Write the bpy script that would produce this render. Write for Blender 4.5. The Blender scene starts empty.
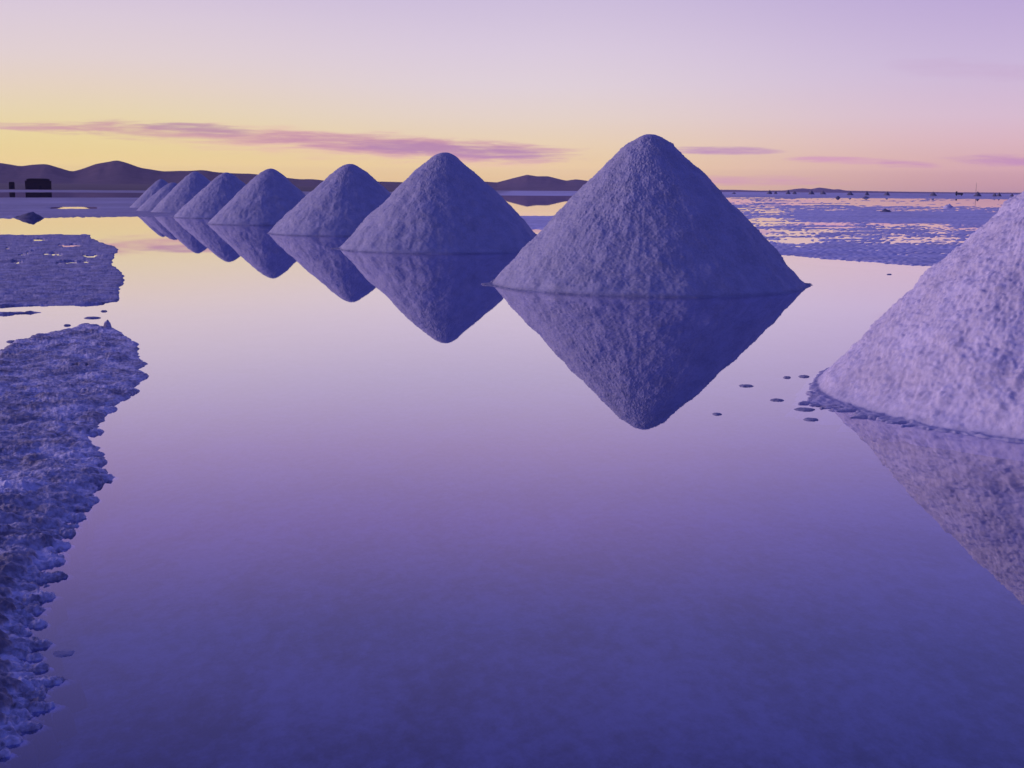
import bpy, math, random
import numpy as np
from mathutils import Matrix, Vector

R = math.radians
scene = bpy.context.scene
COL = scene.collection

# ------------------------------------------------------------------ camera
W, H = 1024, 768
F = 1280.0                     # focal length in pixels (45 mm on a 36 mm frame)
CAM_H = 1.30
PITCH = math.atan((384.0 - 190.3) / F)
ROLL = R(0.38)
cam_d = bpy.data.cameras.new('camera')
cam = bpy.data.objects.new('camera', cam_d)
COL.objects.link(cam)
cam_d.sensor_width = 36.0
cam_d.lens = 36.0 * F / W
cam_d.clip_start = 0.05
cam_d.clip_end = 80000.0
CM = Matrix.Translation((0, 0, CAM_H)) @ Matrix.Rotation(math.pi / 2 - PITCH, 4, 'X') @ Matrix.Rotation(ROLL, 4, 'Z')
cam.matrix_world = CM
scene.camera = cam
CR = np.array(CM.to_3x3())


def ray(px, py):
    v = CR @ np.array([(px - W / 2) / F, (H / 2 - py) / F, -1.0])
    return v / np.linalg.norm(v)


def ground(px, py, z=0.0):
    """the point of the level plane z seen at a pixel of the photograph"""
    v = ray(px, py)
    t = (z - CAM_H) / v[2]
    return np.array([v[0] * t, v[1] * t, z])


def project(P):
    q = (np.asarray(P, dtype=float) - np.array([0, 0, CAM_H])) @ CR
    return W / 2 + F * q[..., 0] / -q[..., 2], H / 2 - F * q[..., 1] / -q[..., 2]


def azel(px, py):
    v = ray(px, py)
    return math.degrees(math.atan2(v[0], v[1])), math.degrees(math.asin(v[2]))


# ------------------------------------------------------------------ view
scene.render.engine = 'CYCLES'
scene.cycles.use_denoising = True
scene.cycles.max_bounces = 8
scene.cycles.volume_bounces = 1
scene.cycles.transparent_max_bounces = 12
scene.view_settings.view_transform = 'Standard'
scene.view_settings.look = 'None'
scene.view_settings.exposure = 0.0
scene.view_settings.gamma = 1.0
scene.view_settings.use_curve_mapping = False


def lin(rgb):
    o = []
    for c in rgb:
        c = c / 255.0
        o.append(c / 12.92 if c <= 0.04045 else ((c + 0.055) / 1.055) ** 2.4)
    return (*o, 1.0)


# ------------------------------------------------------------------ node helper
class NT:
    def __init__(self, tree):
        self.t = tree
        self.n = tree.nodes
        self.l = tree.links

    def node(self, kind, **kw):
        n = self.n.new(kind)
        for k, v in kw.items():
            setattr(n, k, v)
        return n

    def put(self, sock, v):
        if isinstance(v, bpy.types.NodeSocket):
            self.l.new(v, sock)
        else:
            sock.default_value = v

    def m(self, op, a, b=0.0, c=0.0, clamp=False):
        n = self.node('ShaderNodeMath', operation=op, use_clamp=clamp)
        self.put(n.inputs[0], a)
        self.put(n.inputs[1], b)
        self.put(n.inputs[2], c)
        return n.outputs[0]

    def smooth(self, v, a, b):
        n = self.node('ShaderNodeMapRange', interpolation_type='SMOOTHSTEP')
        self.put(n.inputs['Value'], v)
        n.inputs['From Min'].default_value = a
        n.inputs['From Max'].default_value = b
        return n.outputs['Result']

    def mix(self, fac, a, b, blend='MIX'):
        n = self.node('ShaderNodeMix', data_type='RGBA', blend_type=blend)
        self.put(n.inputs[0], fac)
        self.put(n.inputs[6], a)
        self.put(n.inputs[7], b)
        return n.outputs[2]

    def ramp(self, fac, stops, interp='LINEAR'):
        n = self.node('ShaderNodeValToRGB')
        e = n.color_ramp.elements
        n.color_ramp.interpolation = interp
        e[0].position, e[0].color = stops[0]
        e[1].position, e[1].color = stops[-1]
        for p, c in stops[1:-1]:
            k = e.new(p)
            k.color = c
        self.put(n.inputs[0], fac)
        return n.outputs[0]

    def noise(self, vec, scale, detail=4, rough=0.55, dist=0.0):
        n = self.node('ShaderNodeTexNoise')
        if vec is not None:
            self.put(n.inputs['Vector'], vec)
        n.inputs['Scale'].default_value = scale
        n.inputs['Detail'].default_value = detail
        n.inputs['Roughness'].default_value = rough
        n.inputs['Distortion'].default_value = dist
        return n.outputs['Fac']


# ------------------------------------------------------------------ sky (dusk, sun just down on the left)
SUN_AZ, SUN_EL = -81.0, 10.5         # where the afterglow lights the heaps from (degrees right of the view axis)
world = bpy.data.worlds.new('World')
scene.world = world
world.use_nodes = True
wt = NT(world.node_tree)
wt.n.clear()
tc = wt.node('ShaderNodeTexCoord')
sep = wt.node('ShaderNodeSeparateXYZ')
wt.l.new(tc.outputs['Generated'], sep.inputs[0])
DX, DY, DZ = sep.outputs
el = wt.m('MULTIPLY', wt.m('ARCSINE', DZ), 57.29578)
az = wt.m('MULTIPLY', wt.m('ARCTAN2', DX, DY), 57.29578)
elp = wt.m('DIVIDE', el, 90.0, clamp=True)


def sky_ramp(stops):
    return wt.ramp(elp, [((e * 0.64 if e < 50 else e) / 90.0, lin(c)) for e, c in stops])


HIGH = [(18, (192, 168, 218)), (23, (172, 148, 220)), (30, (132, 124, 206)), (41, (98, 98, 194)), (60, (70, 78, 180)), (90, (62, 72, 172))]
HIGHR = [(18, (160, 142, 212)), (23, (136, 126, 212)), (30, (112, 112, 202)), (41, (86, 93, 192)), (60, (66, 76, 180)), (90, (62, 72, 172))]
left = sky_ramp([(0, (228, 196, 122)), (1.5, (230, 203, 130)), (3.2, (231, 210, 148)), (5, (230, 212, 172)), (6.6, (229, 210, 190)), (8.5, (225, 208, 208)), (11, (219, 203, 216)), (13.5, (209, 192, 219))] + HIGH)
mid = sky_ramp([(0, (222, 186, 126)), (1.5, (228, 198, 140)), (3.0, (230, 206, 166)), (5, (227, 209, 196)), (7, (223, 208, 214)), (9.5, (217, 202, 220)), (13, (204, 189, 219))] + HIGH)
right = sky_ramp([(0, (180, 138, 142)), (0.8, (195, 148, 144)), (2.0, (208, 165, 160)), (3.5, (215, 178, 186)), (5, (213, 185, 203)), (8, (203, 183, 215)), (13, (185, 165, 213))] + HIGHR)
back = sky_ramp([(0, (84, 88, 176)), (6, (98, 92, 178)), (14, (82, 86, 182)), (30, (68, 78, 180)), (60, (62, 74, 176)), (90, (62, 72, 172))])
f1 = wt.smooth(az, -20.0, 1.0)
f2 = wt.smooth(az, 0.0, 23.0)
col = wt.mix(f2, wt.mix(f1, left, mid), right)
daz = wt.m('ABSOLUTE', wt.m('WRAP', wt.m('ADD', az, 30.0), -180.0, 180.0))
col = wt.mix(wt.smooth(daz, 78.0, 140.0), col, back)

# thin streaks of cloud low over the horizon
cxy = wt.node('ShaderNodeCombineXYZ')
wt.put(cxy.inputs[0], wt.m('MULTIPLY', az, 0.18))
wt.put(cxy.inputs[1], wt.m('MULTIPLY', el, 1.5))
cn = wt.noise(cxy.outputs[0], 1.0, 5, 0.6, 0.6)
cxy2 = wt.node('ShaderNodeCombineXYZ')
wt.put(cxy2.inputs[0], wt.m('MULTIPLY', az, 0.5))
wt.put(cxy2.inputs[1], wt.m('MULTIPLY', el, 6.5))
cn2 = wt.noise(cxy2.outputs[0], 1.0, 4, 0.6, 0.3)
cn = wt.m('ADD', wt.m('MULTIPLY', wt.m('SUBTRACT', cn, 0.5), 3.0), wt.m('MULTIPLY', wt.m('SUBTRACT', cn2, 0.5), 1.6))


def cloud(col, p0, p1, half_px, rgb, dens, soft=0.9):
    (a0, e0), (a1, e1) = azel(*p0), azel(*p1)
    ca, ce = (a0 + a1) / 2, (e0 + e1) / 2
    wa = abs(a1 - a0) / 2
    sl = (e1 - e0) / (a1 - a0)
    we = half_px / F * 57.3
    da = wt.m('SUBTRACT', az, ca)
    de = wt.m('SUBTRACT', wt.m('SUBTRACT', el, ce), wt.m('MULTIPLY', da, sl))
    qa = wt.m('POWER', wt.m('ABSOLUTE', wt.m('DIVIDE', da, wa)), 3.0)
    qe = wt.m('POWER', wt.m('ABSOLUTE', wt.m('DIVIDE', de, we)), 2.0)
    q = wt.m('SUBTRACT', wt.m('SUBTRACT', 1.0, qa), qe)
    q = wt.m('ADD', q, cn)
    fac = wt.m('MULTIPLY', wt.smooth(q, -0.1, soft), dens)
    return wt.mix(fac, col, lin(rgb))


col = cloud(col, (100, 130), (600, 160), 16, (226, 172, 170), 0.66, 1.5)
col = cloud(col, (20, 124), (310, 139), 10, (198, 146, 160), 0.80, 1.4)
col = cloud(col, (0, 127), (130, 129), 5, (204, 152, 160), 0.7, 1.1)
col = cloud(col, (130, 124), (260, 133), 6, (172, 128, 162), 0.55, 1.0)
col = cloud(col, (260, 138), (600, 158), 12, (192, 138, 162), 0.88, 1.3)
col = cloud(col, (340, 144), (570, 156), 7, (166, 124, 168), 0.55, 1.1)
col = cloud(col, (-260, 118), (100, 128), 4, (206, 160, 168), 0.6, 1.3)
col = cloud(col, (670, 150), (785, 152), 4, (180, 132, 176), 0.8, 1.2)
col = cloud(col, (780, 158), (900, 163), 4, (204, 146, 176), 0.75, 1.3)
col = cloud(col, (870, 163), (945, 167), 5, (192, 134, 172), 0.75, 1.2)
col = cloud(col, (950, 160), (1300, 166), 8, (184, 130, 174), 0.75, 1.3)
col = cloud(col, (600, 178), (860, 182), 6, (200, 138, 174), 0.7, 1.4)
col = cloud(col, (880, 66), (1180, 74), 11, (196, 164, 198), 0.4, 1.8)

sky = wt.node('ShaderNodeTexSky', sky_type='NISHITA')
sky.sun_disc = False
sky.sun_elevation = R(1.0)
sky.sun_rotation = R(SUN_AZ)
glow = wt.m('EXPONENT', wt.m('DIVIDE', 0.36, wt.m('MAXIMUM', el, 1.0)))
glow = wt.m('ADD', 1.0, wt.m('MULTIPLY', wt.m('SUBTRACT', glow, 1.0), wt.smooth(wt.m('SUBTRACT', 0.0, daz), -140.0, -78.0)))
bgA = wt.node('ShaderNodeBackground')
wt.put(bgA.inputs[0], col)
wt.put(bgA.inputs[1], wt.m('MULTIPLY', glow, 0.98))
bgB = wt.node('ShaderNodeBackground')
wt.put(bgB.inputs[0], sky.outputs[0])
bgB.inputs[1].default_value = 0.003
add = wt.node('ShaderNodeAddShader')
wt.l.new(bgA.outputs[0], add.inputs[0])
wt.l.new(bgB.outputs[0], add.inputs[1])
wo = wt.node('ShaderNodeOutputWorld')
wt.l.new(add.outputs[0], wo.inputs[0])

# ------------------------------------------------------------------ the afterglow as one soft, weak sun
sun_d = bpy.data.lights.new('sun', 'SUN')
sun_d.energy = 1.5
sun_d.color = (1.0, 0.77, 1.14)
sun_d.angle = R(24)
sun = bpy.data.objects.new('sun', sun_d)
COL.objects.link(sun)
to_sun = Vector((math.sin(R(SUN_AZ)) * math.cos(R(SUN_EL)), math.cos(R(SUN_AZ)) * math.cos(R(SUN_EL)), math.sin(R(SUN_EL))))
sun.rotation_euler = to_sun.to_track_quat('Z', 'Y').to_euler()
sun.location = (-30, 5, 10)

# ------------------------------------------------------------------ numpy noise
rng = np.random.RandomState(7)
PERM = rng.permutation(256)
PERM = np.concatenate([PERM, PERM, PERM])
GR = rng.normal(size=(256, 3))
GR /= np.linalg.norm(GR, axis=1)[:, None]


def pn(P):
    """gradient noise, about -1..1, at N x 3 points"""
    P = np.asarray(P, dtype=np.float64)
    i = np.floor(P).astype(np.int64)
    f = P - i
    u = f * f * f * (f * (f * 6 - 15) + 10)
    i &= 255
    out = 0.0
    for dx in (0, 1):
        wx = u[:, 0] if dx else 1 - u[:, 0]
        hx = PERM[i[:, 0] + dx]
        for dy in (0, 1):
            wy = wx * (u[:, 1] if dy else 1 - u[:, 1])
            hy = PERM[hx + i[:, 1] + dy]
            for dz in (0, 1):
                w = wy * (u[:, 2] if dz else 1 - u[:, 2])
                g = GR[PERM[(hy + i[:, 2] + dz) & 511] & 255]
                out = out + w * (g[:, 0] * (f[:, 0] - dx) + g[:, 1] * (f[:, 1] - dy) + g[:, 2] * (f[:, 2] - dz))
    return out * 1.6


def fbm(P, octv=4, gain=0.5, lac=2.03):
    a, s, t = 1.0, 0.0, 0.0
    P = np.array(P, dtype=np.float64)
    for k in range(octv):
        s = s + a * pn(P + 17.3 * k)
        t += a
        a *= gain
        P = P * lac
    return s / t


def sstep(x, a, b):
    t = np.clip((x - a) / (b - a), 0, 1)
    return t * t * (3 - 2 * t)


def p3(x, y, z=0.0):
    return np.stack([x, y, np.broadcast_to(z, np.shape(x)).astype(float)], -1)


# ------------------------------------------------------------------ object helpers
def grid_faces(nr, nc, wrap=False):
    r = np.arange(nr - 1)[:, None] * nc
    c = np.arange(nc if wrap else nc - 1)[None, :]
    c2 = (c + 1) % nc
    return np.stack([r + c, r + nc + c, r + nc + c2, r + c2], -1).reshape(-1, 4)


def mesh_np(name, V, Q, mat, smooth=True):
    me = bpy.data.meshes.new(name)
    V = np.ascontiguousarray(V, dtype=np.float32).reshape(-1, 3)
    Q = np.ascontiguousarray(Q, dtype=np.int32)
    me.vertices.add(len(V))
    me.vertices.foreach_set('co', V.ravel())
    me.loops.add(Q.size)
    me.loops.foreach_set('vertex_index', Q.ravel())
    me.polygons.add(len(Q))
    me.polygons.foreach_set('loop_start', np.arange(len(Q), dtype=np.int32) * 4)
    me.polygons.foreach_set('use_smooth', np.full(len(Q), smooth, dtype=bool))
    me.update(calc_edges=True)
    me.validate()
    me.materials.append(mat)
    return me


def link(name, me, parent=None, loc=(0, 0, 0), rotz=0.0):
    o = bpy.data.objects.new(name, me)
    COL.objects.link(o)
    o.location = loc
    o.rotation_euler = (0, 0, rotz)
    if parent:
        o.parent = parent
    return o


def tag(o, label=None, cat=None, group=None, kind=None):
    if label:
        o['label'] = label
    if cat:
        o['category'] = cat
    if group:
        o['group'] = group
    if kind:
        o['kind'] = kind
    return o


def bm_mesh(name, bm, mat, smooth=False):
    me = bpy.data.meshes.new(name)
    bm.to_mesh(me)
    bm.free()
    me.materials.append(mat)
    if smooth:
        for p in me.polygons:
            p.use_smooth = True
    return me


# ------------------------------------------------------------------ materials
def new_mat(name):
    m = bpy.data.materials.new(name)
    m.use_nodes = True
    t = NT(m.node_tree)
    t.n.clear()
    out = t.node('ShaderNodeOutputMaterial')
    return m, t, out


def salt_mat(name, c0, c1, scale=3.0, bump=0.4, bump_scale=60.0, dist=0.01, rough=0.75, world_space=True, dirt_shade=None):
    m, t, out = new_mat(name)
    tcn = t.node('ShaderNodeTexCoord')
    geo = t.node('ShaderNodeNewGeometry')
    vec = geo.outputs['Position'] if world_space else tcn.outputs['Object']
    n1 = t.noise(vec, scale, 5, 0.6)
    n2 = t.noise(vec, scale * 9, 4, 0.65)  # fine speckle; on the piles it puts crystal shadows into the colour
    f = t.m('ADD', t.m('MULTIPLY', n1, 0.45), t.m('MULTIPLY', n2, 0.55))
    c = t.mix(t.smooth(f, 0.36, 0.64), (*c0, 1), (*c1, 1))
    if dirt_shade:
        at = t.node('ShaderNodeAttribute', attribute_name='dirt_shade')  # per-vertex mix: mud, wet foot, painted clod shade
        c = t.mix(at.outputs['Fac'], c, (*dirt_shade, 1))
    p = t.node('ShaderNodeBsdfPrincipled')
    t.put(p.inputs['Base Color'], c)
    p.inputs['Roughness'].default_value = rough
    p.inputs['Specular IOR Level'].default_value = 0.25
    b = t.node('ShaderNodeBump')
    b.inputs['Strength'].default_value = bump
    b.inputs['Distance'].default_value = dist
    t.put(b.inputs['Height'], t.noise(vec, bump_scale, 5, 0.7))
    t.l.new(b.outputs[0], p.inputs['Normal'])
    t.l.new(p.outputs[0], out.inputs[0])
    return m


M_PILE_NEAR = salt_mat('lighter_pile_salt', (0.55, 0.49, 0.52), (0.76, 0.69, 0.72), 3.0, 0.5, 60, 0.008, dirt_shade=(0.40, 0.38, 0.43))  # lighter, warmer salt tone for the nearest pile
M_PILE = salt_mat('darker_pile_salt', (0.37, 0.36, 0.40), (0.50, 0.48, 0.53), 4.5, 0.5, 45, 0.008, dirt_shade=(0.16, 0.15, 0.18))  # darker salt tone for the rest of the row
M_CRUST = salt_mat('dirty_salt_crust', (0.26, 0.23, 0.24), (0.88, 0.83, 0.84), 4.0, 0.8, 40, 0.012, dirt_shade=(0.13, 0.11, 0.12))
M_CRUSTFAR = salt_mat('muddy_salt_crust', (0.22, 0.20, 0.23), (0.62, 0.58, 0.62), 3.0, 0.6, 25, 0.012)
M_FLAT = salt_mat('flat_salt_crust', (0.60, 0.56, 0.58), (0.88, 0.83, 0.84), 0.35, 0.3, 6, 0.02, dirt_shade=(0.36, 0.31, 0.32))
M_FLOE = salt_mat('wet_salt_flake', (0.28, 0.26, 0.30), (0.42, 0.40, 0.44), 20, 0.5, 90, 0.004)
M_MOUND = salt_mat('dark_salt', (0.13, 0.12, 0.14), (0.25, 0.23, 0.26), 5, 0.6, 40, 0.02)  # darker salt tone for low mounds and far cones
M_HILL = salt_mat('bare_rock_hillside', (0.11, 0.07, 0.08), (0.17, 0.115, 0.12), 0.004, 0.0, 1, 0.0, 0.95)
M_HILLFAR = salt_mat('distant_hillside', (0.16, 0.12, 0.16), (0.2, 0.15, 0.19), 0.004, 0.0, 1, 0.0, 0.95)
M_PLAIN = salt_mat('brown_desert_soil', (0.12, 0.085, 0.08), (0.17, 0.12, 0.11), 0.01, 0.0, 1, 0.0, 0.95)
M_FARFLAT = salt_mat('far_salt_plain', (0.34, 0.30, 0.36), (0.44, 0.40, 0.44), 0.006, 0.0, 1, 0.0, 0.9)


def plain_mat(name, c, rough=0.7):
    m, t, out = new_mat(name)
    tcn = t.node('ShaderNodeTexCoord')
    n = t.noise(tcn.outputs['Object'], 3.0, 5, 0.6)
    col = t.mix(n, (c[0] * 0.7, c[1] * 0.7, c[2] * 0.7, 1), (c[0] * 1.3, c[1] * 1.3, c[2] * 1.3, 1))
    p = t.node('ShaderNodeBsdfPrincipled')
    t.put(p.inputs['Base Color'], col)
    p.inputs['Roughness'].default_value = rough
    t.l.new(p.outputs[0], out.inputs[0])
    return m


# water: a shallow mirror over the salt bed
M_WATER, t, out = new_mat('still_brine')
lw = t.node('ShaderNodeLayerWeight')
lw.inputs['Blend'].default_value = 0.5
geo = t.node('ShaderNodeNewGeometry')
pos = geo.outputs['Position']


def g(v):
    return (v, v, v, 1)


fac = t.ramp(lw.outputs['Facing'], [(0.0, g(0.03)), (0.37, g(0.11)), (0.577, g(0.22)), (0.698, g(0.37)), (0.768, g(0.52)), (0.842, g(0.75)), (0.916, g(0.93)), (1.0, g(1.0))])
bmp = t.node('ShaderNodeBump')
bmp.inputs['Strength'].default_value = 0.05
bmp.inputs['Distance'].default_value = 0.0006
mp = t.node('ShaderNodeMapping')
mp.inputs['Scale'].default_value = (1.0, 2.2, 1.0)
mp.inputs['Rotation'].default_value = (0, 0, R(-12))
t.l.new(pos, mp.inputs[0])
t.put(bmp.inputs['Height'], t.noise(mp.outputs[0], 5.0, 4, 0.6))
gl = t.node('ShaderNodeBsdfGlossy')
gl.inputs['Roughness'].default_value = 0.0
gl.inputs['Color'].default_value = (0.96, 0.93, 1.0, 1)
t.l.new(bmp.outputs[0], gl.inputs['Normal'])
tr = t.node('ShaderNodeBsdfTransparent')
tr.inputs['Color'].default_value = (0.66, 0.70, 0.95, 1)
mx = t.node('ShaderNodeMixShader')
t.put(mx.inputs[0], fac)
t.l.new(tr.outputs[0], mx.inputs[1])
t.l.new(gl.outputs[0], mx.inputs[2])
t.l.new(mx.outputs[0], out.inputs[0])

# bed: dull salt mud under the water
M_BED, t, out = new_mat('salt_mud_bed')
geo = t.node('ShaderNodeNewGeometry')
mp = t.node('ShaderNodeMapping')
mp.inputs['Scale'].default_value = (1.0, 0.62, 1.0)
mp.inputs['Rotation'].default_value = (0, 0, R(-24))
t.l.new(geo.outputs['Position'], mp.inputs[0])
n1 = t.noise(mp.outputs[0], 2.6, 6, 0.66, 0.5)
n2 = t.noise(mp.outputs[0], 22.0, 6, 0.72)
f = t.m('ADD', t.m('MULTIPLY', n1, 0.5), t.m('MULTIPLY', n2, 0.5))
c = t.mix(t.smooth(f, 0.34, 0.66), (0.035, 0.037, 0.045, 1), (0.30, 0.30, 0.30, 1))
p = t.node('ShaderNodeBsdfPrincipled')
t.put(p.inputs['Base Color'], c)
p.inputs['Roughness'].default_value = 0.9
p.inputs['Specular IOR Level'].default_value = 0.0
t.l.new(p.outputs[0], out.inputs[0])


# ------------------------------------------------------------------ ground, water
def sheet(name, z, x0, x1, y0, y1, mat):
    V = np.array([[x0, y0, z], [x1, y0, z], [x1, y1, z], [x0, y1, z]])
    me = mesh_np(name, V, np.array([[0, 1, 2, 3]]), mat, False)
    return tag(link(name, me), kind='structure')


sheet('salt_bed', -0.08, -8000, 8000, -3000, 8000, M_BED)
sheet('water', 0.0, -1200, 1200, -400, 1200, M_WATER)


# ---- polygons of the left shore, drawn where the photograph shows the waterline
def sd_poly(px, py, poly):
    """signed distance (positive inside) of points to a polygon"""
    poly = np.asarray(poly, float)
    n = len(poly)
    d2 = np.full(px.shape, 1e9)
    inside = np.zeros(px.shape, bool)
    for k in range(n):
        ax, ay = poly[k]
        bx, by = poly[(k + 1) % n]
        ex, ey = bx - ax, by - ay
        wx, wy = px - ax, py - ay
        tt = np.clip((wx * ex + wy * ey) / max(ex * ex + ey * ey, 1e-12), 0, 1)
        d2 = np.minimum(d2, (wx - ex * tt) ** 2 + (wy - ey * tt) ** 2)
        c = ((ay > py) != (by > py)) & (px < (bx - ax) * (py - ay) / (by - ay + 1e-15) + ax)
        inside ^= c
    return np.where(inside, 1, -1) * np.sqrt(d2)


def to_lp(pts):
    o = []
    for x, y in pts:
        q = ground(x, y)
        o.append((math.atan2(q[0], q[1]), math.log(math.hypot(q[0], q[1]))))
    return o


NEAR_SHORE = to_lp([(-420, 352), (-40, 349), (0, 352), (9, 345), (30, 337), (55, 332), (70, 329), (85, 324), (97, 326), (110, 328),
                    (125, 335), (138, 345), (139, 356), (147, 364), (137, 370), (147, 377), (133, 389), (129, 398), (112, 408),
                    (106, 416), (95, 430), (88, 441), (104, 455), (100, 466), (106, 480), (86, 497), (86, 506), (74, 515), (72, 530), (60, 540),
                    (66, 553), (60, 561), (48, 572), (58, 578), (44, 585), (50, 597), (38, 606), (44, 616), (32, 630), (48, 645), (34, 654), (36, 668),
                    (56, 684), (40, 695), (50, 708), (34, 720), (36, 731), (10, 745), (8, 757), (-20, 775), (-60, 860), (-420, 1100)])
FAR_SHORE = to_lp([(-420, 236), (0, 235), (60, 234.3), (90, 234.8), (90, 238), (104, 243), (117, 248), (116, 257), (110, 264), (121, 271), (126, 279),
                   (121, 288), (118, 301), (104, 304), (80, 305.5), (0, 307), (-420, 308)])
STRIP = to_lp([(-420, 312.5), (0, 312.0), (30, 312.2), (46, 312.8), (22, 314), (0, 315.0), (-420, 317)])


def left_shore():
    a = np.radians(np.concatenate([np.linspace(-62, -26, 130, endpoint=False), np.linspace(-26, -14.6, 480)]))
    d = np.concatenate([np.linspace(1500, 620, 130, endpoint=False), np.linspace(620, 40.5, 780)])
    rr = CAM_H * F / d * 1.03
    A, RR = np.meshgrid(a, rr)
    A = A.ravel()
    RR = RR.ravel()
    X, Y = RR * np.sin(A), RR * np.cos(A)
    L = np.log(RR)
    sd = np.maximum(np.maximum(sd_poly(A, L, NEAR_SHORE), sd_poly(A, L, FAR_SHORE)), sd_poly(A, L, STRIP))
    RW = RR                                                # true distance
    RR = RR * 0.62
    near_part = sstep(-RR, -11.0, -8.0)
    sdw = sd * RW
    P = p3(X, Y, 0.3)
    U, V = project(p3(X, Y, 0.0))
    px = RW / F
    nearm = sstep(-RW, -15.0, -13.0)                       # 1 on the near patch
    big = fbm(P * 1.5, 3)
    fing = pn(p3(U / 34, V / 5.0, 1.0)) + 0.7 * pn(p3(U / 14, V / 2.4, 4.0)) + 0.5 * pn(p3(U / 6, V / 1.3, 2.0))
    amp = 4.0 + 12.0 * sstep(V, 400, 560)
    s = sdw + px * amp * fing * (0.6 + 0.4 * nearm) - px * 9.0 * sstep(V, 500, 590)
    fin = np.zeros_like(s)
    for (u1, v0, ln, hh) in ((115, 479, 26, 2.6), (107, 463, 14, 2.4), (100, 501, 22, 2.6), (86, 518, 14, 2.2), (77, 534, 16, 2.4), (72, 547, 20, 2.8), (66, 562, 18, 2.4), (68, 578, 34, 3.0),
                             (56, 598, 28, 3.0), (46, 611, 24, 2.8), (48, 625, 18, 2.4), (52, 645, 22, 3.0), (44, 658, 16, 2.4), (50, 669, 20, 2.8), (66, 683, 44, 3.6), (46, 696, 22, 2.6),
                             (56, 708, 40, 3.8), (42, 728, 32, 3.4), (24, 742, 26, 3.0), (12, 755, 22, 3.0), (150, 377, 16, 1.5), (140, 392, 18, 1.5), (118, 410, 14, 1.4), (104, 433, 16, 1.8)):
        q1 = ((U - (u1 - ln * 0.55)) / (ln * 0.55)) ** 2 + ((V - v0 + 0.13 * (U - u1 + ln * 0.5)) / hh) ** 2
        f1 = 1.0 - q1 + 0.35 * pn(p3(U / 5, V / 2.5, 8.0))
        s = np.maximum(s, px * 5.0 * np.clip(f1, -3, 1))
        fin = np.maximum(fin, sstep(f1, 0.0, 0.3))
    base = np.clip(s * 0.55, -0.25, 0.012) + 0.012 * np.tanh(np.clip(s, 0, 9) * 1.2)
    inn = sstep(s, 0.0, 0.05)
    rim = sstep(s, 0.04, 0.16)
    rough = 0.012 * np.abs(pn(P * 14.0)) + 0.008 * np.abs(pn(P * 33 + 2.0)) + 0.02 * np.clip(fbm(P * np.array([2.2, 1.2, 1.0]) + 9, 4, 0.55), -0.4, 1)
    hgt = base * (0.55 + 0.45 * nearm) + rough * inn * (0.35 + 0.65 * nearm * (1 - 0.5 * sstep(RW, 3.5, 8)))
    # clods: many small domes heaped on the crust
    nr_, nc_ = len(rr), len(a)
    rs = np.random.RandomState(3)
    dome = np.zeros(nr_ * nc_)
    order = np.where((s > 0.03 + 0.07 * sstep(-RW, -7.0, -4.5)) & (U > -260) & (V < 900))[0]
    pick = order[rs.randint(0, len(order), 9000)]
    ridgew = np.clip(0.35 + 0.9 * big, 0.05, 1.2)
    for q in pick:
        r0, a0 = RW[q], A[q]
        near = nearm[q] > 0.5
        stand = s[q]
        if near:
            cr = (rs.uniform(0.010, 0.026) + 0.034 * rs.rand() ** 4) * (0.75 + 0.25 * min(stand / 0.15, 1.6)) * min(1.25, 0.6 + r0 / 12.0)
        else:
            cr = rs.uniform(0.03, 0.09)
        if rs.rand() > 0.35 + ridgew[q]:
            continue
        ch = cr * rs.uniform(0.5, 1.0) * ((0.8 - 0.40 * float(sstep(r0, 3.2, 7.5))) if near else 0.24)
        ex = rs.uniform(1.0, 1.9)
        k0, k1 = np.searchsorted(-(-rr), [r0 - cr * 1.3, r0 + cr * 1.3])
        c0, c1 = np.searchsorted(a, [a0 - 1.9 * cr / r0, a0 + 1.9 * cr / r0])
        if k1 <= k0 or c1 <= c0:
            continue
        idx = (np.arange(k0, k1)[:, None] * nc_ + np.arange(c0, c1)[None, :]).ravel()
        dx = (X[idx] - X[q]) / (cr * ex)
        dy = (Y[idx] - Y[q]) / cr
        dd = dx * dx + dy * dy
        dd = dd * (1 + 0.35 * pn(p3(X[idx] * 40, Y[idx] * 40, 1.0)))
        hh = ch * np.sqrt(np.clip(1 - dd, 0, 1))
        dome[idx] = np.maximum(dome[idx], hh + 0.25 * np.minimum(dome[idx], 0.05) * (hh > 0))
    dome = dome * (1 - 0.7 * fin)
    hgt = hgt + dome * sstep(s, -0.01, 0.04) * (1 + 0.25 * np.abs(pn(P * 55))) + fin * nearm * (0.004 + 0.007 * np.abs(pn(P * 38)) + 0.004 * pn(P * 80))
    # puddles in the far patch: long thin streaks of open water
    for (u0, u1, v0, hv) in ((-60, -6, 262, 1.1), (10, 22, 262.5, 0.9), (30, 47, 240.6, 0.8), (25, 34, 252.6, 0.7), (40, 66, 254.6, 1.0), (58, 82, 245.8, 0.8), (84, 101, 256.4, 0.8),
                             (56, 84, 263.4, 1.1), (4, 10, 249.5, 0.7), (-120, -40, 248, 1.2), (18, 26, 256, 0.6), (-200, -90, 280, 1.6)):
        q1 = ((U - (u0 + u1) / 2) / ((u1 - u0) / 2)) ** 2 + ((V - v0 - 1.2 * pn(p3(U / 9, U * 0, v0))) / (hv * 1.25)) ** 2
        hgt = np.where(nearm > 0.5, hgt, hgt - 0.16 * sstep(1.0 - q1 + 1.0 * fing + 0.5 * pn(p3(U / 4, V / 0.7, 3.0)), 0.1, 0.9))
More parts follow.
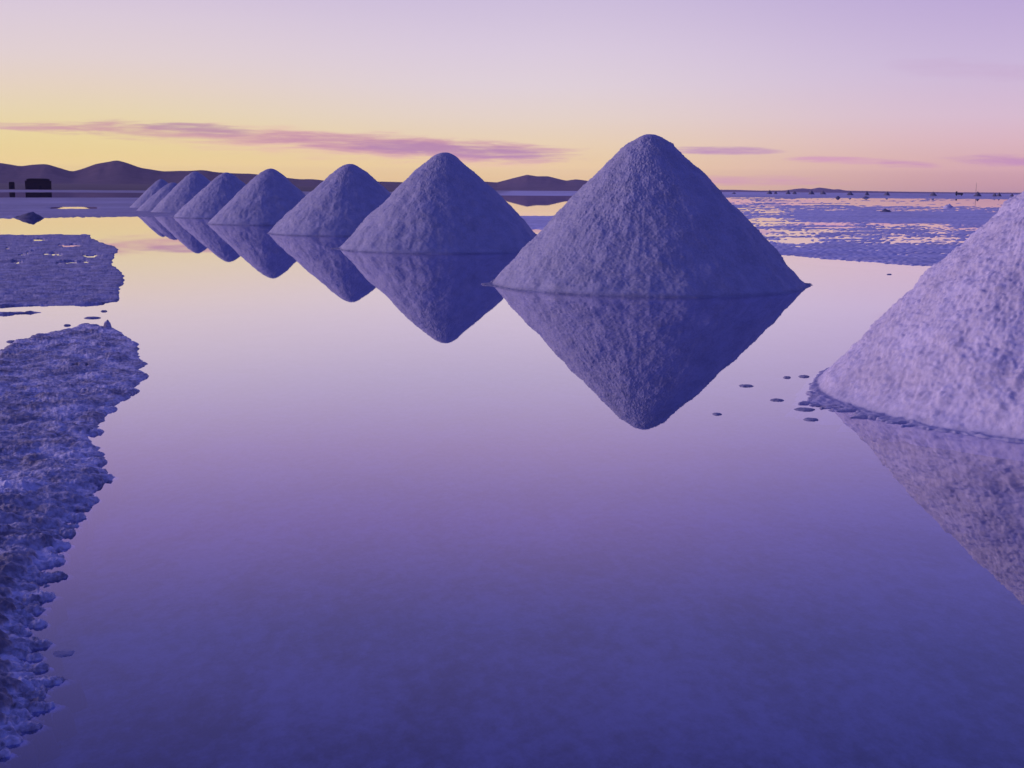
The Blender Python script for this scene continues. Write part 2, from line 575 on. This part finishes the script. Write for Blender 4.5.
    for (u0, u1, v0, hv) in ((72, 79, 369.5, 0.9), (85, 89, 369, 0.6), (-60, 14, 358, 3.0), (-160, -70, 400, 4.0)):
        q1 = ((U - (u0 + u1) / 2) / ((u1 - u0) / 2)) ** 2 + ((V - v0) / hv) ** 2
        hgt = hgt - 0.10 * sstep(1.2 - q1 + 0.4 * fing, 0.0, 0.5)
    hgt = np.where(s < -0.02, np.minimum(hgt, np.maximum(-0.14, -0.012 + (s + 0.02) * 5.0)), hgt)
    Q = grid_faces(len(rr), len(a))
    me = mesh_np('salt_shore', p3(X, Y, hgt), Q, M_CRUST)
    me.materials.append(M_CRUSTFAR)
    # shade of the clods put into the colour, with mud by the camera and underwater
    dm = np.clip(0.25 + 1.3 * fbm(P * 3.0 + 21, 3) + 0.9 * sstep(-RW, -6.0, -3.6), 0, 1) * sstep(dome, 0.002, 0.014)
    at = me.attributes.new('dirt_shade', 'FLOAT', 'POINT')
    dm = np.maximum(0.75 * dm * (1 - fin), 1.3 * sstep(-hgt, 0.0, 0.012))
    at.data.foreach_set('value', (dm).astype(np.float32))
    me.polygons.foreach_set('material_index', (RW[Q[:, 0]] > 13.4).astype(np.int32))
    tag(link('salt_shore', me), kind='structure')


left_shore()


# ---- the wide salt flat behind the row, wet in streaks
def salt_flat():
    a = np.radians(np.linspace(-42, 42, 1400))
    d = np.concatenate([np.linspace(92, 2.2, 400), np.array([1.8, 1.4, 1.0, 0.7, 0.45, 0.35, 0.27, 0.225])])
    rr = CAM_H * F / d
    A, RR = np.meshgrid(a, rr)
    A = A.ravel()
    RR = RR.ravel()
    X, Y = RR * np.sin(A), RR * np.cos(A)
    U, V = project(p3(X, Y, 0.0))
    hor = 187.0 + 0.0066 * U
    fe = np.interp(U, [-400, 0, 90, 172, 300, 420, 500, 540, 600, 690, 760, 800, 830, 880, 930, 1000, 1100, 1500],
                   [219, 218.5, 217, 216.6, 218, 222, 227, 229.6, 236, 246, 252.5, 256, 259, 262.5, 266, 270, 276, 300])
    edge = (fe - V)                                  # >0 behind the front edge
    n1 = pn(p3(U / 120, V / 3.0, 1.0))
    n2 = pn(p3(U / 34, V / 1.2, 7.0))
    n3 = pn(p3(U / 5, V / 0.65, 3.0))
    n4 = pn(p3(X * 1.3, Y * 1.3, 3.0))
    n = 0.50 * n1 + 0.50 * n2 + 0.55 * n3 + 0.12 * n4
    wl = sstep(-U, -190, -150)                       # left part
    wr = sstep(U, 560, 690)
    wm = 1 - wl - wr
    wm = np.clip(wm, 0, 1)

    def band(v, lo, hi, soft):
        return sstep(v, lo - soft, lo + soft) * (1 - sstep(v, hi - soft, hi + soft))

    # wetness of each part
    left = 0.9 - 2.2 * band(V, 192.3, 197.6, 0.5) * sstep(-U, -330, -100) - 1.9 * band(V, 206.8, 209.0, 0.4) * band(U, 50, 97, 7)
    mid = 0.9 - 2.3 * band(V, 193.0, 216.0, 0.5) * sstep(U, 330, 440)
    vv = V + 0.012 * (900 - U)                       # bands tilt a little
    right = (0.75 - 1.10 * band(vv, 196.5, 206.0, 1.0) - 0.95 * band(vv, 206, 211.5, 0.8) * (0.65 + 0.6 * n1)
             - 0.80 * band(vv, 223, 245, 2.5) - 0.42 * band(vv, 245, 259, 3) - 0.75 * band(vv, 211, 224, 2) * sstep(-U, -840, -780) * 0.8)
    score = wl * (left + 0.35 * n) + wm * (mid + 0.45 * n * (0.4 + 2.2 * band(V, 206, 216, 3))) + wr * (right + 0.95 * n)
    score = np.minimum(score, (edge + 0.9 * n2 + 0.9 * n3) * 0.55)
    hgt = np.clip(score * 0.022, -0.05, 0.025)
    hgt = hgt + np.where(hgt > 0, 0.012 * np.abs(n4) + 0.006 * (n3 + 1), 0)
    far = sstep(-(V - hor), -6.2, -4.0)
    ff = np.where(wl > 0.5, sstep(-(V - hor), -5.2, -4.4), far)
    hgt = hgt * (1 - ff) + ff * (0.035 + 0.02 * np.clip(RR / 480 - 0.5, 0, 60))
    ok = np.where(edge < -3, -0.13, hgt)
    me = mesh_np('salt_flat', p3(X, Y, ok), grid_faces(len(rr), len(a)), M_FLAT)
    at = me.attributes.new('dirt_shade', 'FLOAT', 'POINT')
    dm = np.clip(0.75 * (1 - sstep(X, -12, 0)) + 0.25 * n1 + 0.15 * n2 + 0.25 * sstep(RR, 180, 260), 0, 0.9)
    at.data.foreach_set('value', dm.astype(np.float32))
    tag(link('salt_flat', me), kind='structure')


salt_flat()


# ---- far brown plain under the left hills
def desert_plain():
    a = np.radians(np.linspace(-42, -2, 260))
    rr = np.concatenate([np.linspace(560, 700, 14), np.geomspace(730, 5000, 40)])
    A, RR = np.meshgrid(a, rr)
    A, RR = A.ravel(), RR.ravel()
    X, Y = RR * np.sin(A), RR * np.cos(A)
    n = fbm(p3(X / 120, Y / 120, 0.5), 4)
    z = -0.3 + 0.5 * sstep(RR + 60 * pn(p3(A * 45, RR / 300, 0)), 590, 690) + 0.0040 * np.clip(RR - 690, 0, 3000) + 0.5 * n * sstep(RR, 800, 2000)
    z *= 1 - 0.999 * sstep(A, R(-12), R(-3))
    z = np.where(A > R(-4), -0.3, z)
    me = mesh_np('desert_plain', p3(X, Y, z), grid_faces(len(rr), len(a)), M_PLAIN)
    tag(link('desert_plain', me), kind='structure')


desert_plain()


# ---- hills on the horizon
def hills(name, prof, D, depth, mat, seed, rough=0.035):
    us = np.array([p[0] for p in prof], float)
    vs = np.array([p[1] for p in prof], float)
    U = np.linspace(us[0], us[-1], 520)
    Vv = np.interp(U, us, vs)
    k = np.exp(-np.linspace(-2, 2, 9) ** 2)
    k /= k.sum()
    Vv = np.convolve(np.pad(Vv, 4, mode='edge'), k, 'valid')
    az_, h_ = [], []
    for u, v in zip(U, Vv):
        q = ray(u, v)
        az_.append(math.atan2(q[0], q[1]))
        h_.append(CAM_H + D * q[2] / math.hypot(q[0], q[1]))
    az_, h_ = np.array(az_), np.array(h_)
    tt = np.linspace(-1, 1, 61)
    A, T = np.meshgrid(az_, tt)
    Hh = np.broadcast_to(h_, A.shape)
    wob = pn(p3((A * 36).ravel(), (T * 0).ravel(), seed)).reshape(A.shape) * 0.12 * depth
    RR = D + T * depth + wob * (1 - np.abs(T))
    X, Y = RR * np.sin(A), RR * np.cos(A)
    shape = (1 - np.abs(T)) ** 1.35
    shape = np.where(T > 0, 1 - sstep(T, 0, 1.0), shape)
    gul = fbm(p3((A * 130).ravel(), (T * 2.2).ravel(), seed + 5), 4).reshape(A.shape)
    Z = Hh * shape * (1 + (0.14 * gul - 0.03) * np.clip(-T * 6, 0, 1) * (1 - np.clip(-T, 0, 1))) + rough * 0
    Z = np.where(np.abs(T) > 0.999, -1.5, Z)
    me = mesh_np(name, p3(X.ravel(), Y.ravel(), Z.ravel()), grid_faces(61, 520), mat)
    tag(link(name, me), kind='structure')


hills('hills', [(-420, 176), (-300, 165), (-200, 168), (-90, 161), (-30, 160.5), (0, 162.3), (12, 164.5), (20, 166.3), (32, 164.8), (46, 164.2), (58, 167.5), (72, 171.6), (83, 168.5),
                (96, 163.8), (106, 162.2), (117, 160.2), (128, 163.5), (140, 167.8), (152, 169.3), (163, 171), (178, 170.8), (190, 171.0), (203, 170.3), (215, 172.2),
                (228, 172.8), (250, 173.5), (275, 176.5), (300, 179.3), (312, 179.0), (326, 180.7), (352, 181.8), (380, 181.5), (400, 182), (425, 183.5), (450, 184.5), (480, 186.5)],
      3800, 1300, M_HILL, 1.0)
hills('hills', [(380, 188.5), (420, 185), (455, 182.5), (480, 181.2), (497, 182.4), (512, 178.4), (527, 174.8), (537, 176.4), (548, 176.2), (557, 178.4), (566, 180.6), (576, 179.2), (588, 180.8), (605, 183), (650, 186.5), (690, 188.5), (720, 190.5)],
      5000, 1200, M_HILL, 3.0)
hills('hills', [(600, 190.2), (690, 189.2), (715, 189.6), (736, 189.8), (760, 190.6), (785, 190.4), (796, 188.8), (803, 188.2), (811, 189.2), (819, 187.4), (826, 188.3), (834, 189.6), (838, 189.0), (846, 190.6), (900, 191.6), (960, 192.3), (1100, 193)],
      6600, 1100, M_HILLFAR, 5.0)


# ------------------------------------------------------------------ salt heaps
def pile_mesh(name, radius, height, nr, na, seed, mat, lump=1.0, skirt=0.06, tip=0.10, grain=1.0, fields=None):
    s0 = seed * 13.7
    th = np.linspace(0, 2 * np.pi, na, endpoint=False)
    rho_n = np.concatenate([np.linspace(0.0, 0.93, int(nr * 0.8), endpoint=False), np.linspace(0.93, 1.22, nr - int(nr * 0.8))])
    rho_n[0] = 0.002
    TH, RN = np.meshgrid(th, rho_n)
    TH, RN = TH.ravel(), RN.ravel()
    cx, sx = np.cos(TH), np.sin(TH)
    wob = 1 + 0.035 * pn(p3(cx * 1.2 + s0, sx * 1.2, 0.0)) + 0.018 * pn(p3(cx * 4 + s0, sx * 4, 9.0))
    rad = radius * wob
    a = tip * height
    prof = height + a - np.sqrt(a * a + (RN * (height + a) / 1.0) ** 2 + 0.0)
    scale0 = height + a - math.sqrt(a * a + (height + a) ** 2)
    prof = (prof - scale0) / (height - scale0) * height         # 0 at RN = 1, height at 0
    prof = prof + 0.035 * height * np.sin(np.clip(RN, 0, 1) * np.pi) * 0.6
    ww = skirt * (0.7 + 1.1 * pn(p3(cx * 5 + s0, sx * 5, 2.0)) + 0.6 * pn(p3(cx * 16 + s0, sx * 16, 4.0)))
    extra = fields(TH) if fields else 0.0
    ww = np.clip(ww, 0.005, 9) + extra
    rw = RN * rad
    over = rw - rad - ww
    sk = np.where(over < 0, 0.006, np.clip(0.006 - over * 0.9, -0.10, 0.006))
    Z = np.maximum(prof, sk)
    X, Y = rw * cx, rw * sx
    body = sstep(prof, 0.0, 0.10)
    slope = height / radius
    nz = 1 / math.sqrt(1 + slope * slope)
    nx = slope * nz
    P = p3(X + s0, Y + s0 * 0.3, Z)
    # downhill streaks: noise stretched along the fall line
    fall = (pn(p3(cx * 7 + s0, sx * 7, RN * 2.6)) * 0.4 + pn(p3(cx * 24 + s0, sx * 24, RN * 9)) * 0.6) * np.clip(RN * 1.6 - 0.15, 0, 1)
    drift = pn(np.stack([(X + Z * 0.4) * 7.0 + s0, Y * 7.0, Z * 3.0], -1))
    d1 = fbm(P * 1.6, 3)
    rb = lambda q: np.sqrt(pn(q) ** 2 + 0.012)
    d2 = rb(P * 5.5)
    d3 = rb(P * 13.0 + 3.3)
    d4 = rb(P * 25.0 + 5.1)
    d5 = pn(P * 60.0 + 1.1)
    disp = 0.06 * d1 + 0.011 * fall + 0.009 * drift + lump * (0.008 * (d2 - 0.25) + 0.013 * (d3 - 0.25) + 0.018 * (d4 - 0.25) + 0.007 * pn(P * 9.0 + 7.7)) + 0.0065 * grain * d5
    disp *= body * np.clip(RN * 8, 0.4, 1)
    skz = (1 - body) * np.clip(sk + 0.01, 0, 0.016) * (0.9 * d3 + 0.6 * d4 - 0.35)
    X = X + disp * nx * cx
    Y = Y + disp * nx * sx
    Z = Z + disp * nz + skz
    V = p3(X, Y, Z)
    top = V[:na].mean(0)
    V[:na] = V[:na] * 0.3 + top * 0.7
    Q = grid_faces(len(rho_n), na, wrap=True)[:, ::-1]
    # close the tip with quads folded on the first ring
    n2 = na // 2
    cap = [[k, (k + 1), na - 2 - k, na - 1 - k] for k in range(0, n2 - 1)]
    me = mesh_np(name, V, np.vstack([Q[:, ::-1], np.array(cap)]), mat)
    # wet foot: brine soaks a hand's breadth up the heap
    wet = 1 - sstep(V[:, 2] + 0.012 * pn(P * 8.0), 0.004, 0.055)
    at = me.attributes.new('dirt_shade', 'FLOAT', 'POINT')
    at.data.foreach_set('value', (wet * np.clip(0.40 + 0.30 * pn(P * 2.5), 0.1, 0.7)).astype(np.float32))
    return me


def place_pile(apex, refl_y, half, nr, na, seed, mat, label, **kw):
    """distance and height from the apex and from its mirror image in the water"""
    qa, qr = ray(*apex), ray(apex[0], refl_y)
    ta = qa[2] / math.hypot(qa[0], qa[1])
    tr = -qr[2] / math.hypot(qr[0], qr[1])
    depth = 2 * CAM_H / (tr - ta)
    hh = CAM_H + ta * depth
    az_ = math.atan2(qa[0], qa[1])
    fwd = (depth * math.cos(az_)) * math.cos(PITCH) + CAM_H * math.sin(PITCH)
    rad = half * fwd / F * math.cos(az_) ** 0.5
    base = (depth * math.sin(az_), depth * math.cos(az_))
    me = pile_mesh('salt_pile', rad, hh, nr, na, seed, mat, **kw)
    o = link('salt_pile', me, None, (base[0], base[1], 0.0))
    tag(o, label, 'salt pile', 'salt piles in a row across the water')
    print('PILE', label, 'dist %.1f rad %.2f h %.2f' % (depth, rad, hh))
    return o


def near_apron(TH):
    # the thin wet apron sticks out furthest towards the camera's left
    d = np.abs((TH - R(196) + np.pi) % (2 * np.pi) - np.pi)
    ap = np.exp(-(d / 0.30) ** 2)
    return 0.32 * ap * (0.45 + 0.6 * pn(p3(np.cos(TH) * 30, np.sin(TH) * 30, 1.0)) + 0.4 * pn(p3(np.cos(TH) * 70, np.sin(TH) * 70, 3.0))).clip(0, 2)


def tips(TH):
    # low spits of salt left and right of the foot
    r = 0.0
    for c in (R(4), R(187)):
        d = np.abs((TH - c + np.pi) % (2 * np.pi) - np.pi)
        r = r + 0.20 * np.exp(-(d / 0.13) ** 2)
    return r * (0.55 + 0.5 * pn(p3(np.cos(TH) * 40, np.sin(TH) * 40, 6.0)))


place_pile((1170, 90), 690, 343, 330, 1100, 1, M_PILE_NEAR, 'brightest and nearest white salt pile, cut off by the right edge of the picture', skirt=0.03, fields=near_apron, lump=1.0, tip=0.08)
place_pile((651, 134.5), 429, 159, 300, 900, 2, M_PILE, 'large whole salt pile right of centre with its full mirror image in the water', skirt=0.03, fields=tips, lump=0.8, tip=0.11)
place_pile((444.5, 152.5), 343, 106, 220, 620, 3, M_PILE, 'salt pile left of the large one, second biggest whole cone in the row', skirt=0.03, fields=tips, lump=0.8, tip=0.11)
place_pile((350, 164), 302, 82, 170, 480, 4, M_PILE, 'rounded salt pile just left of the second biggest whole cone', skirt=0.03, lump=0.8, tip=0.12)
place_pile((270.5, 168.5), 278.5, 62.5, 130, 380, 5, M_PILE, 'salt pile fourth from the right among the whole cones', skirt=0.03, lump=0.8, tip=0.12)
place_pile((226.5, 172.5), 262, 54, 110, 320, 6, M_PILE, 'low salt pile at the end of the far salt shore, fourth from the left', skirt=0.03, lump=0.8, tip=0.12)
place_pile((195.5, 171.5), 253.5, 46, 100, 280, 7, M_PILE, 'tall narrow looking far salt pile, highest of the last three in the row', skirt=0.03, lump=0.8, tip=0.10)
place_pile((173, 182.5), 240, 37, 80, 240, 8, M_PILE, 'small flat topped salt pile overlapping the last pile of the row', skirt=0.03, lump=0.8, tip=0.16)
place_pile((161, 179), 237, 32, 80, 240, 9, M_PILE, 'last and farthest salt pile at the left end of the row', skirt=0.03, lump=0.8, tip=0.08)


# ------------------------------------------------------------------ small mounds, floes, clods
def mound_mesh(name, w, d, h, seed, mat, n=28, m=12, lump=0.35, pw=1.4):
    th = np.linspace(0, 2 * np.pi, n, endpoint=False)
    rn = np.linspace(0.02, 1.0, m)
    TH, RN = np.meshgrid(th, rn)
    TH, RN = TH.ravel(), RN.ravel()
    wob = 1 + 0.22 * pn(p3(np.cos(TH) * 1.5 + seed * 5, np.sin(TH) * 1.5, 1.0)) + 0.12 * pn(p3(np.cos(TH) * 4 + seed * 5, np.sin(TH) * 4, 1.0))
    X = RN * np.cos(TH) * w / 2 * wob
    Y = RN * np.sin(TH) * d / 2 * wob
    Z = h * (1 - RN ** pw) * (1 + lump * pn(p3(X / w * 5 + seed, Y / d * 5, 0.0))) - 0.03 * h - 0.12 * h * (RN > 0.98)
    V = p3(X, Y, Z)
    Q = grid_faces(m, n, wrap=True)
    cap = [[k, k + 1, n - 2 - k, n - 1 - k] for k in range(n // 2 - 1)]
    return mesh_np(name, V, np.vstack([Q, np.array(cap)]), mat)


def px_size(px, py):
    """metres per pixel on the ground there"""
    q = ground(px, py)
    return math.hypot(q[0], q[1]) / F


def put_mound(name, px, py, wpx, hpx, seed, mat, label, cat, group=None, ratio=0.7, z=0.0, **kw):
    s = px_size(px, py)
    q = ground(px, py)
    me = mound_mesh(name, wpx * s, wpx * s * ratio, hpx * s, seed, mat, **kw)
    o = link(name, me, None, (q[0], q[1], z), random.Random(seed).uniform(-0.2, 0.2))
    return tag(o, label, cat, group)


put_mound('salt_mound', 31, 218.2, 25, 5.6, 3, M_MOUND, 'low dark mound on the far left shoreline below the dark hut', 'mound', ratio=0.6)
put_mound('salt_mound', 19, 217.8, 12, 2.0, 8, M_MOUND, 'flat dark rise touching the left side of the low dark mound', 'mound', ratio=0.6)
put_mound('salt_mound', 886, 212.3, 13, 3.2, 4, M_MOUND, 'small dark mound on the blue salt band at right', 'mound', ratio=0.6)
put_mound('salt_mound', 948.5, 207.6, 11, 3.6, 5, M_FLAT, 'pale blue salt heap standing in the wet streaks near the right pile', 'mound', ratio=0.7)
put_mound('salt_mound', 866, 198.0, 8, 1.6, 6, M_MOUND, 'dark flat heap in front of a small horizon cone', 'mound', ratio=0.7)
put_mound('salt_mound', 838, 198.0, 5, 2.0, 7, M_MOUND, 'tiny dark heap below the low hills on the right', 'mound', ratio=0.7)

# the cones out on the flat near the horizon
FAR = [(734, 193.9, 5, 1.8, 'faint low cone on the horizon just right of the large pile'),
       (769.5, 194.1, 6, 4.2, 'left cone of the first close pair on the right horizon'),
       (775.5, 194.0, 4.5, 3.0, 'smaller right cone of the first close pair on the right horizon'),
       (788, 194.2, 5.5, 4.4, 'taller left cone of the pair left of the low hills'),
       (794.5, 194.2, 5, 3.4, 'lower right cone of the pair left of the low hills'),
       (811.3, 194.5, 7, 4.4, 'pointed cone in front of the low hills, left of two'),
       (823, 194.5, 6.5, 3.8, 'cone in front of the low hills, right of two'),
       (850, 195.3, 7, 4.4, 'lone cone on the horizon just right of the low hills'),
       (866.8, 195.4, 5.5, 4.6, 'steep cone on the horizon behind a dark flat heap'),
       (887, 195.5, 6.5, 4.4, 'lone cone on the horizon above the small dark mound'),
       (933, 196.0, 7, 4.4, 'lone cone on the horizon left of the parked truck'),
       (977.5, 196.4, 7.5, 4.8, 'cone at the foot of the thin mast'),
       (994.5, 196.5, 5, 3.6, 'left cone of the last touching pair beside the near pile'),
       (999, 196.5, 5, 4.0, 'right cone of the last touching pair beside the near pile'),
       (1012, 196.6, 5, 3.0, 'faint cone half lost against the near white pile')]
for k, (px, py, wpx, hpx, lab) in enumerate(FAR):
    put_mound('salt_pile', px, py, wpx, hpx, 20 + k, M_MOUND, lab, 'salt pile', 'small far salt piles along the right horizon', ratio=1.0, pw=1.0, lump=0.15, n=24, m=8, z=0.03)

FLOES = [(717, 414.2, 9.5, 'lone salt flake on the pink water, farthest left of the flakes by the near pile'),
         (746, 386.0, 14, 'longest lone salt flake floating left of the near pile'),
         (777, 400.2, 13, 'salt flake floating midway between longest flake and near pile'),
         (787, 377.6, 8, 'left flake of two side by side behind the near pile toe'),
         (804, 376.6, 11, 'right flake of two side by side behind the near pile toe'),
         (811, 419.6, 16, 'salt flake lying just below the toe of the near pile'),
         (805, 409.6, 20, 'wide dark salt flake touching the toe of the near pile'),
         (889, 274.5, 5, 'tiny flake alone on the pale water left of the near pile slope'),
         (64, 653.5, 22, 'pale salt flake off the left shore near the bottom of the picture'),
         (92, 318.0, 15, 'thin flake in the channel above the left shore'),
         (104, 311.4, 6, 'tiny flake in the channel between the two left crusts'),
         (67, 325.5, 7, 'small flake off the upper rim of the near left crust'),
         (12, 341.8, 10, 'flake in the inlet at the left edge of the picture'),
         (104, 481, 14, 'flake sticking out from the left shore at mid height')]
for k, (px, py, wpx, lab) in enumerate(FLOES):
    s = px_size(px, py)
    q = ground(px, py)
    v = ray(px, py)
    me = mound_mesh('salt_flake', wpx * s, wpx * s * 0.9, min(0.012, 1.3 * s), 40 + k, M_FLOE, n=40, m=10, lump=0.3, pw=5.0)
    tag(link('salt_flake', me, None, (q[0], q[1], 0.0), 0.0), lab, 'salt flake', 'salt flakes lying in the shallow water')

put_mound('salt_clod', 107.5, 330.0, 8.5, 8.5, 61, M_CRUST, 'round knob of salt standing on the rim of the near left crust', 'salt clod', ratio=1.0, lump=0.2, pw=2.6, z=0.01)


# ------------------------------------------------------------------ far huts, truck, mast
def box(bm, x0, x1, y0, y1, z0, z1, bev=0.0):
    vs = [bm.verts.new(p) for p in ((x0, y0, z0), (x1, y0, z0), (x1, y1, z0), (x0, y1, z0), (x0, y0, z1), (x1, y0, z1), (x1, y1, z1), (x0, y1, z1))]
    fs = [bm.faces.new([vs[i] for i in f]) for f in ((3, 2, 1, 0), (4, 5, 6, 7), (0, 1, 5, 4), (1, 2, 6, 5), (2, 3, 7, 6), (3, 0, 4, 7))]
    return vs


import bmesh
M_HUT = plain_mat('dark_brown_mud_wall', (0.035, 0.020, 0.018))
M_ROOF = plain_mat('dark_thatch', (0.022, 0.014, 0.016))
M_DARK = plain_mat('dark_opening', (0.008, 0.006, 0.008))
M_TRUCK = plain_mat('dull_truck_paint', (0.07, 0.06, 0.08))
M_TYRE = plain_mat('rubber', (0.012, 0.012, 0.014))
M_METAL = plain_mat('grey_steel', (0.09, 0.08, 0.09))


def hut(px, py, wpx, hpx, label):
    s = px_size(px, py)
    q = ground(px, py)
    w, h = wpx * s, hpx * s
    dpt = min(w * 0.6, 6.0)
    e = bpy.data.objects.new('hut', None)
    COL.objects.link(e)
    e.location = (q[0], q[1], 0.04)
    e.rotation_euler = (0, 0, -math.atan2(q[0], q[1]))
    tag(e, label, 'hut')
    bm = bmesh.new()
    x = w / 2
    dw = min(0.55, w * 0.18)
    # walls with a real door opening in the front
    hw = h * 0.80
    box(bm, -x, -dw + 0.08 * w, 0, 0.3, -0.2, hw)
    box(bm, dw + 0.08 * w, x, 0, 0.3, -0.2, hw)
    box(bm, -dw + 0.08 * w, dw + 0.08 * w, 0.0, 0.3, min(2.0, hw * 0.85), hw)
    box(bm, -x, -x + 0.3, 0.3, dpt - 0.3, -0.2, hw)
    box(bm, x - 0.3, x, 0.3, dpt - 0.3, -0.2, hw)
    box(bm, -x, x, dpt - 0.3, dpt, -0.2, hw)
    link('wall', bm_mesh('wall', bm, M_HUT), e)
    bm = bmesh.new()
    # low rounded roof
    n = 14
    ring = []
    for k in range(n + 1):
        t = k / n
        xx = -x - 0.15 + (w + 0.3) * t
        zz = hw + 0.003 + (h - hw) * (1 - abs(2 * t - 1) ** 7)
        ring.append((bm.verts.new((xx, -0.25, zz)), bm.verts.new((xx, dpt + 0.25, zz)),
                     bm.verts.new((xx, -0.25, hw + 0.003)), bm.verts.new((xx, dpt + 0.25, hw + 0.003))))
    for k in range(n):
        a, b = ring[k], ring[k + 1]
        bm.faces.new((a[0], b[0], b[1], a[1]))
        bm.faces.new((a[2], a[3], b[3], b[2]))
        if 0 < k < n - 1:
            bm.faces.new((a[0], a[2], b[2], b[0]))
            bm.faces.new((a[1], b[1], b[3], a[3]))
    bmesh.ops.remove_doubles(bm, verts=bm.verts, dist=0.001)
    link('roof', bm_mesh('roof', bm, M_ROOF), e)
    bm = bmesh.new()
    box(bm, -dw + 0.08 * w, dw + 0.08 * w, 0.12, 0.18, 0.0, min(2.0, hw * 0.85) - 0.003)
    link('door', bm_mesh('door', bm, M_DARK), e)
    return e


hut(38.5, 189.9, 23, 10.4, 'wide dark flat topped hut standing alone on the far left shore')
hut(12, 189.6, 5, 7, 'narrow dark hut left of the wide dark hut')


def truck(px, py, lpx, label):
    s = px_size(px, py)
    q = ground(px, py)
    k = lpx * s / 6.5
    e = bpy.data.objects.new('parked_truck', None)
    COL.objects.link(e)
    e.location = (q[0], q[1], 0.03)
    e.rotation_euler = (0, 0, -math.atan2(q[0], q[1]))
    tag(e, label, 'truck')
    bm = bmesh.new()
    vs = box(bm, -3.2, -1.5, -1.1, 1.1, 0.7, 2.9)
    for v in vs:
        if v.co.z > 2 and v.co.x < -3:
            v.co.x += 0.35
    bmesh.ops.bevel(bm, geom=bm.edges[:], offset=0.12, segments=2, affect='EDGES')
    link('cab', bm_mesh('cab', bm, M_TRUCK), e)
    bm = bmesh.new()
    box(bm, -1.35, 3.3, -1.15, 1.15, 0.95, 1.1)
    box(bm, -1.35, 3.3, -1.15, -1.07, 1.1, 1.9)
    box(bm, -1.35, 3.3, 1.07, 1.15, 1.1, 1.9)
    box(bm, -1.35, -1.27, -1.07, 1.07, 1.1, 2.1)
    box(bm, 3.22, 3.3, -1.07, 1.07, 1.1, 1.9)
    link('cargo_bed', bm_mesh('cargo_bed', bm, M_TRUCK), e)
    bm = bmesh.new()
    box(bm, -3.0, 3.1, -0.45, 0.45, 0.66, 0.93)
    link('chassis', bm_mesh('chassis', bm, M_METAL), e)
    bm = bmesh.new()
    box(bm, -2.5, -1.7, -1.115, -1.095, 1.85, 2.55)
    link('side_window', bm_mesh('side_window', bm, M_DARK), e)
    for wx in (-2.3, 2.1):
        for wy in (-1.0, 1.0):
            bm = bmesh.new()
            bmesh.ops.create_cone(bm, cap_ends=True, segments=24, radius1=0.5, radius2=0.5, depth=0.32, matrix=Matrix.Translation((wx, wy, 0.5)) @ Matrix.Rotation(math.pi / 2, 4, 'X'))
            link('wheel', bm_mesh('wheel', bm, M_TYRE), e)
    e.scale = (k * 0.85, k, k * 1.2)
    return e


truck(959, 196.0, 8.0, 'small dark truck parked on the right horizon with its higher cab on the left')


def mast(px, py, hpx, label):
    s = px_size(px, py)
    q = ground(px, py)
    h = hpx * s
    e = bpy.data.objects.new('mast', None)
    COL.objects.link(e)
    e.location = (q[0], q[1] + 2.0, 0.02)
    tag(e, label, 'mast')
    bm = bmesh.new()
    bmesh.ops.create_cone(bm, cap_ends=True, segments=10, radius1=0.09, radius2=0.05, depth=h, matrix=Matrix.Translation((0, 0, h / 2)))
    link('pole', bm_mesh('pole', bm, M_METAL), e)
    bm = bmesh.new()
    bmesh.ops.create_cone(bm, cap_ends=True, segments=12, radius1=0.35, radius2=0.3, depth=0.3, matrix=Matrix.Translation((0, 0, 0.1)))
    link('base', bm_mesh('base', bm, M_METAL), e)
    return e


mast(977.3, 196.4, 12.5, 'thin upright mast rising above the horizon beside a cone at right')


# ------------------------------------------------------------------ thin dusk haze over the whole flat
M_HAZE, t, out = new_mat('dusk_haze')
vol = t.node('ShaderNodeVolumePrincipled')
vol.inputs['Color'].default_value = (0.82, 0.66, 0.80, 1)
vol.inputs['Density'].default_value = 5.0e-5
t.l.new(vol.outputs[0], out.inputs['Volume'])
bm = bmesh.new()
box(bm, -8200, 8200, -3200, 8200, -3.5, 130.0)
tag(link('haze', bm_mesh('haze', bm, M_HAZE)), kind='stuff')
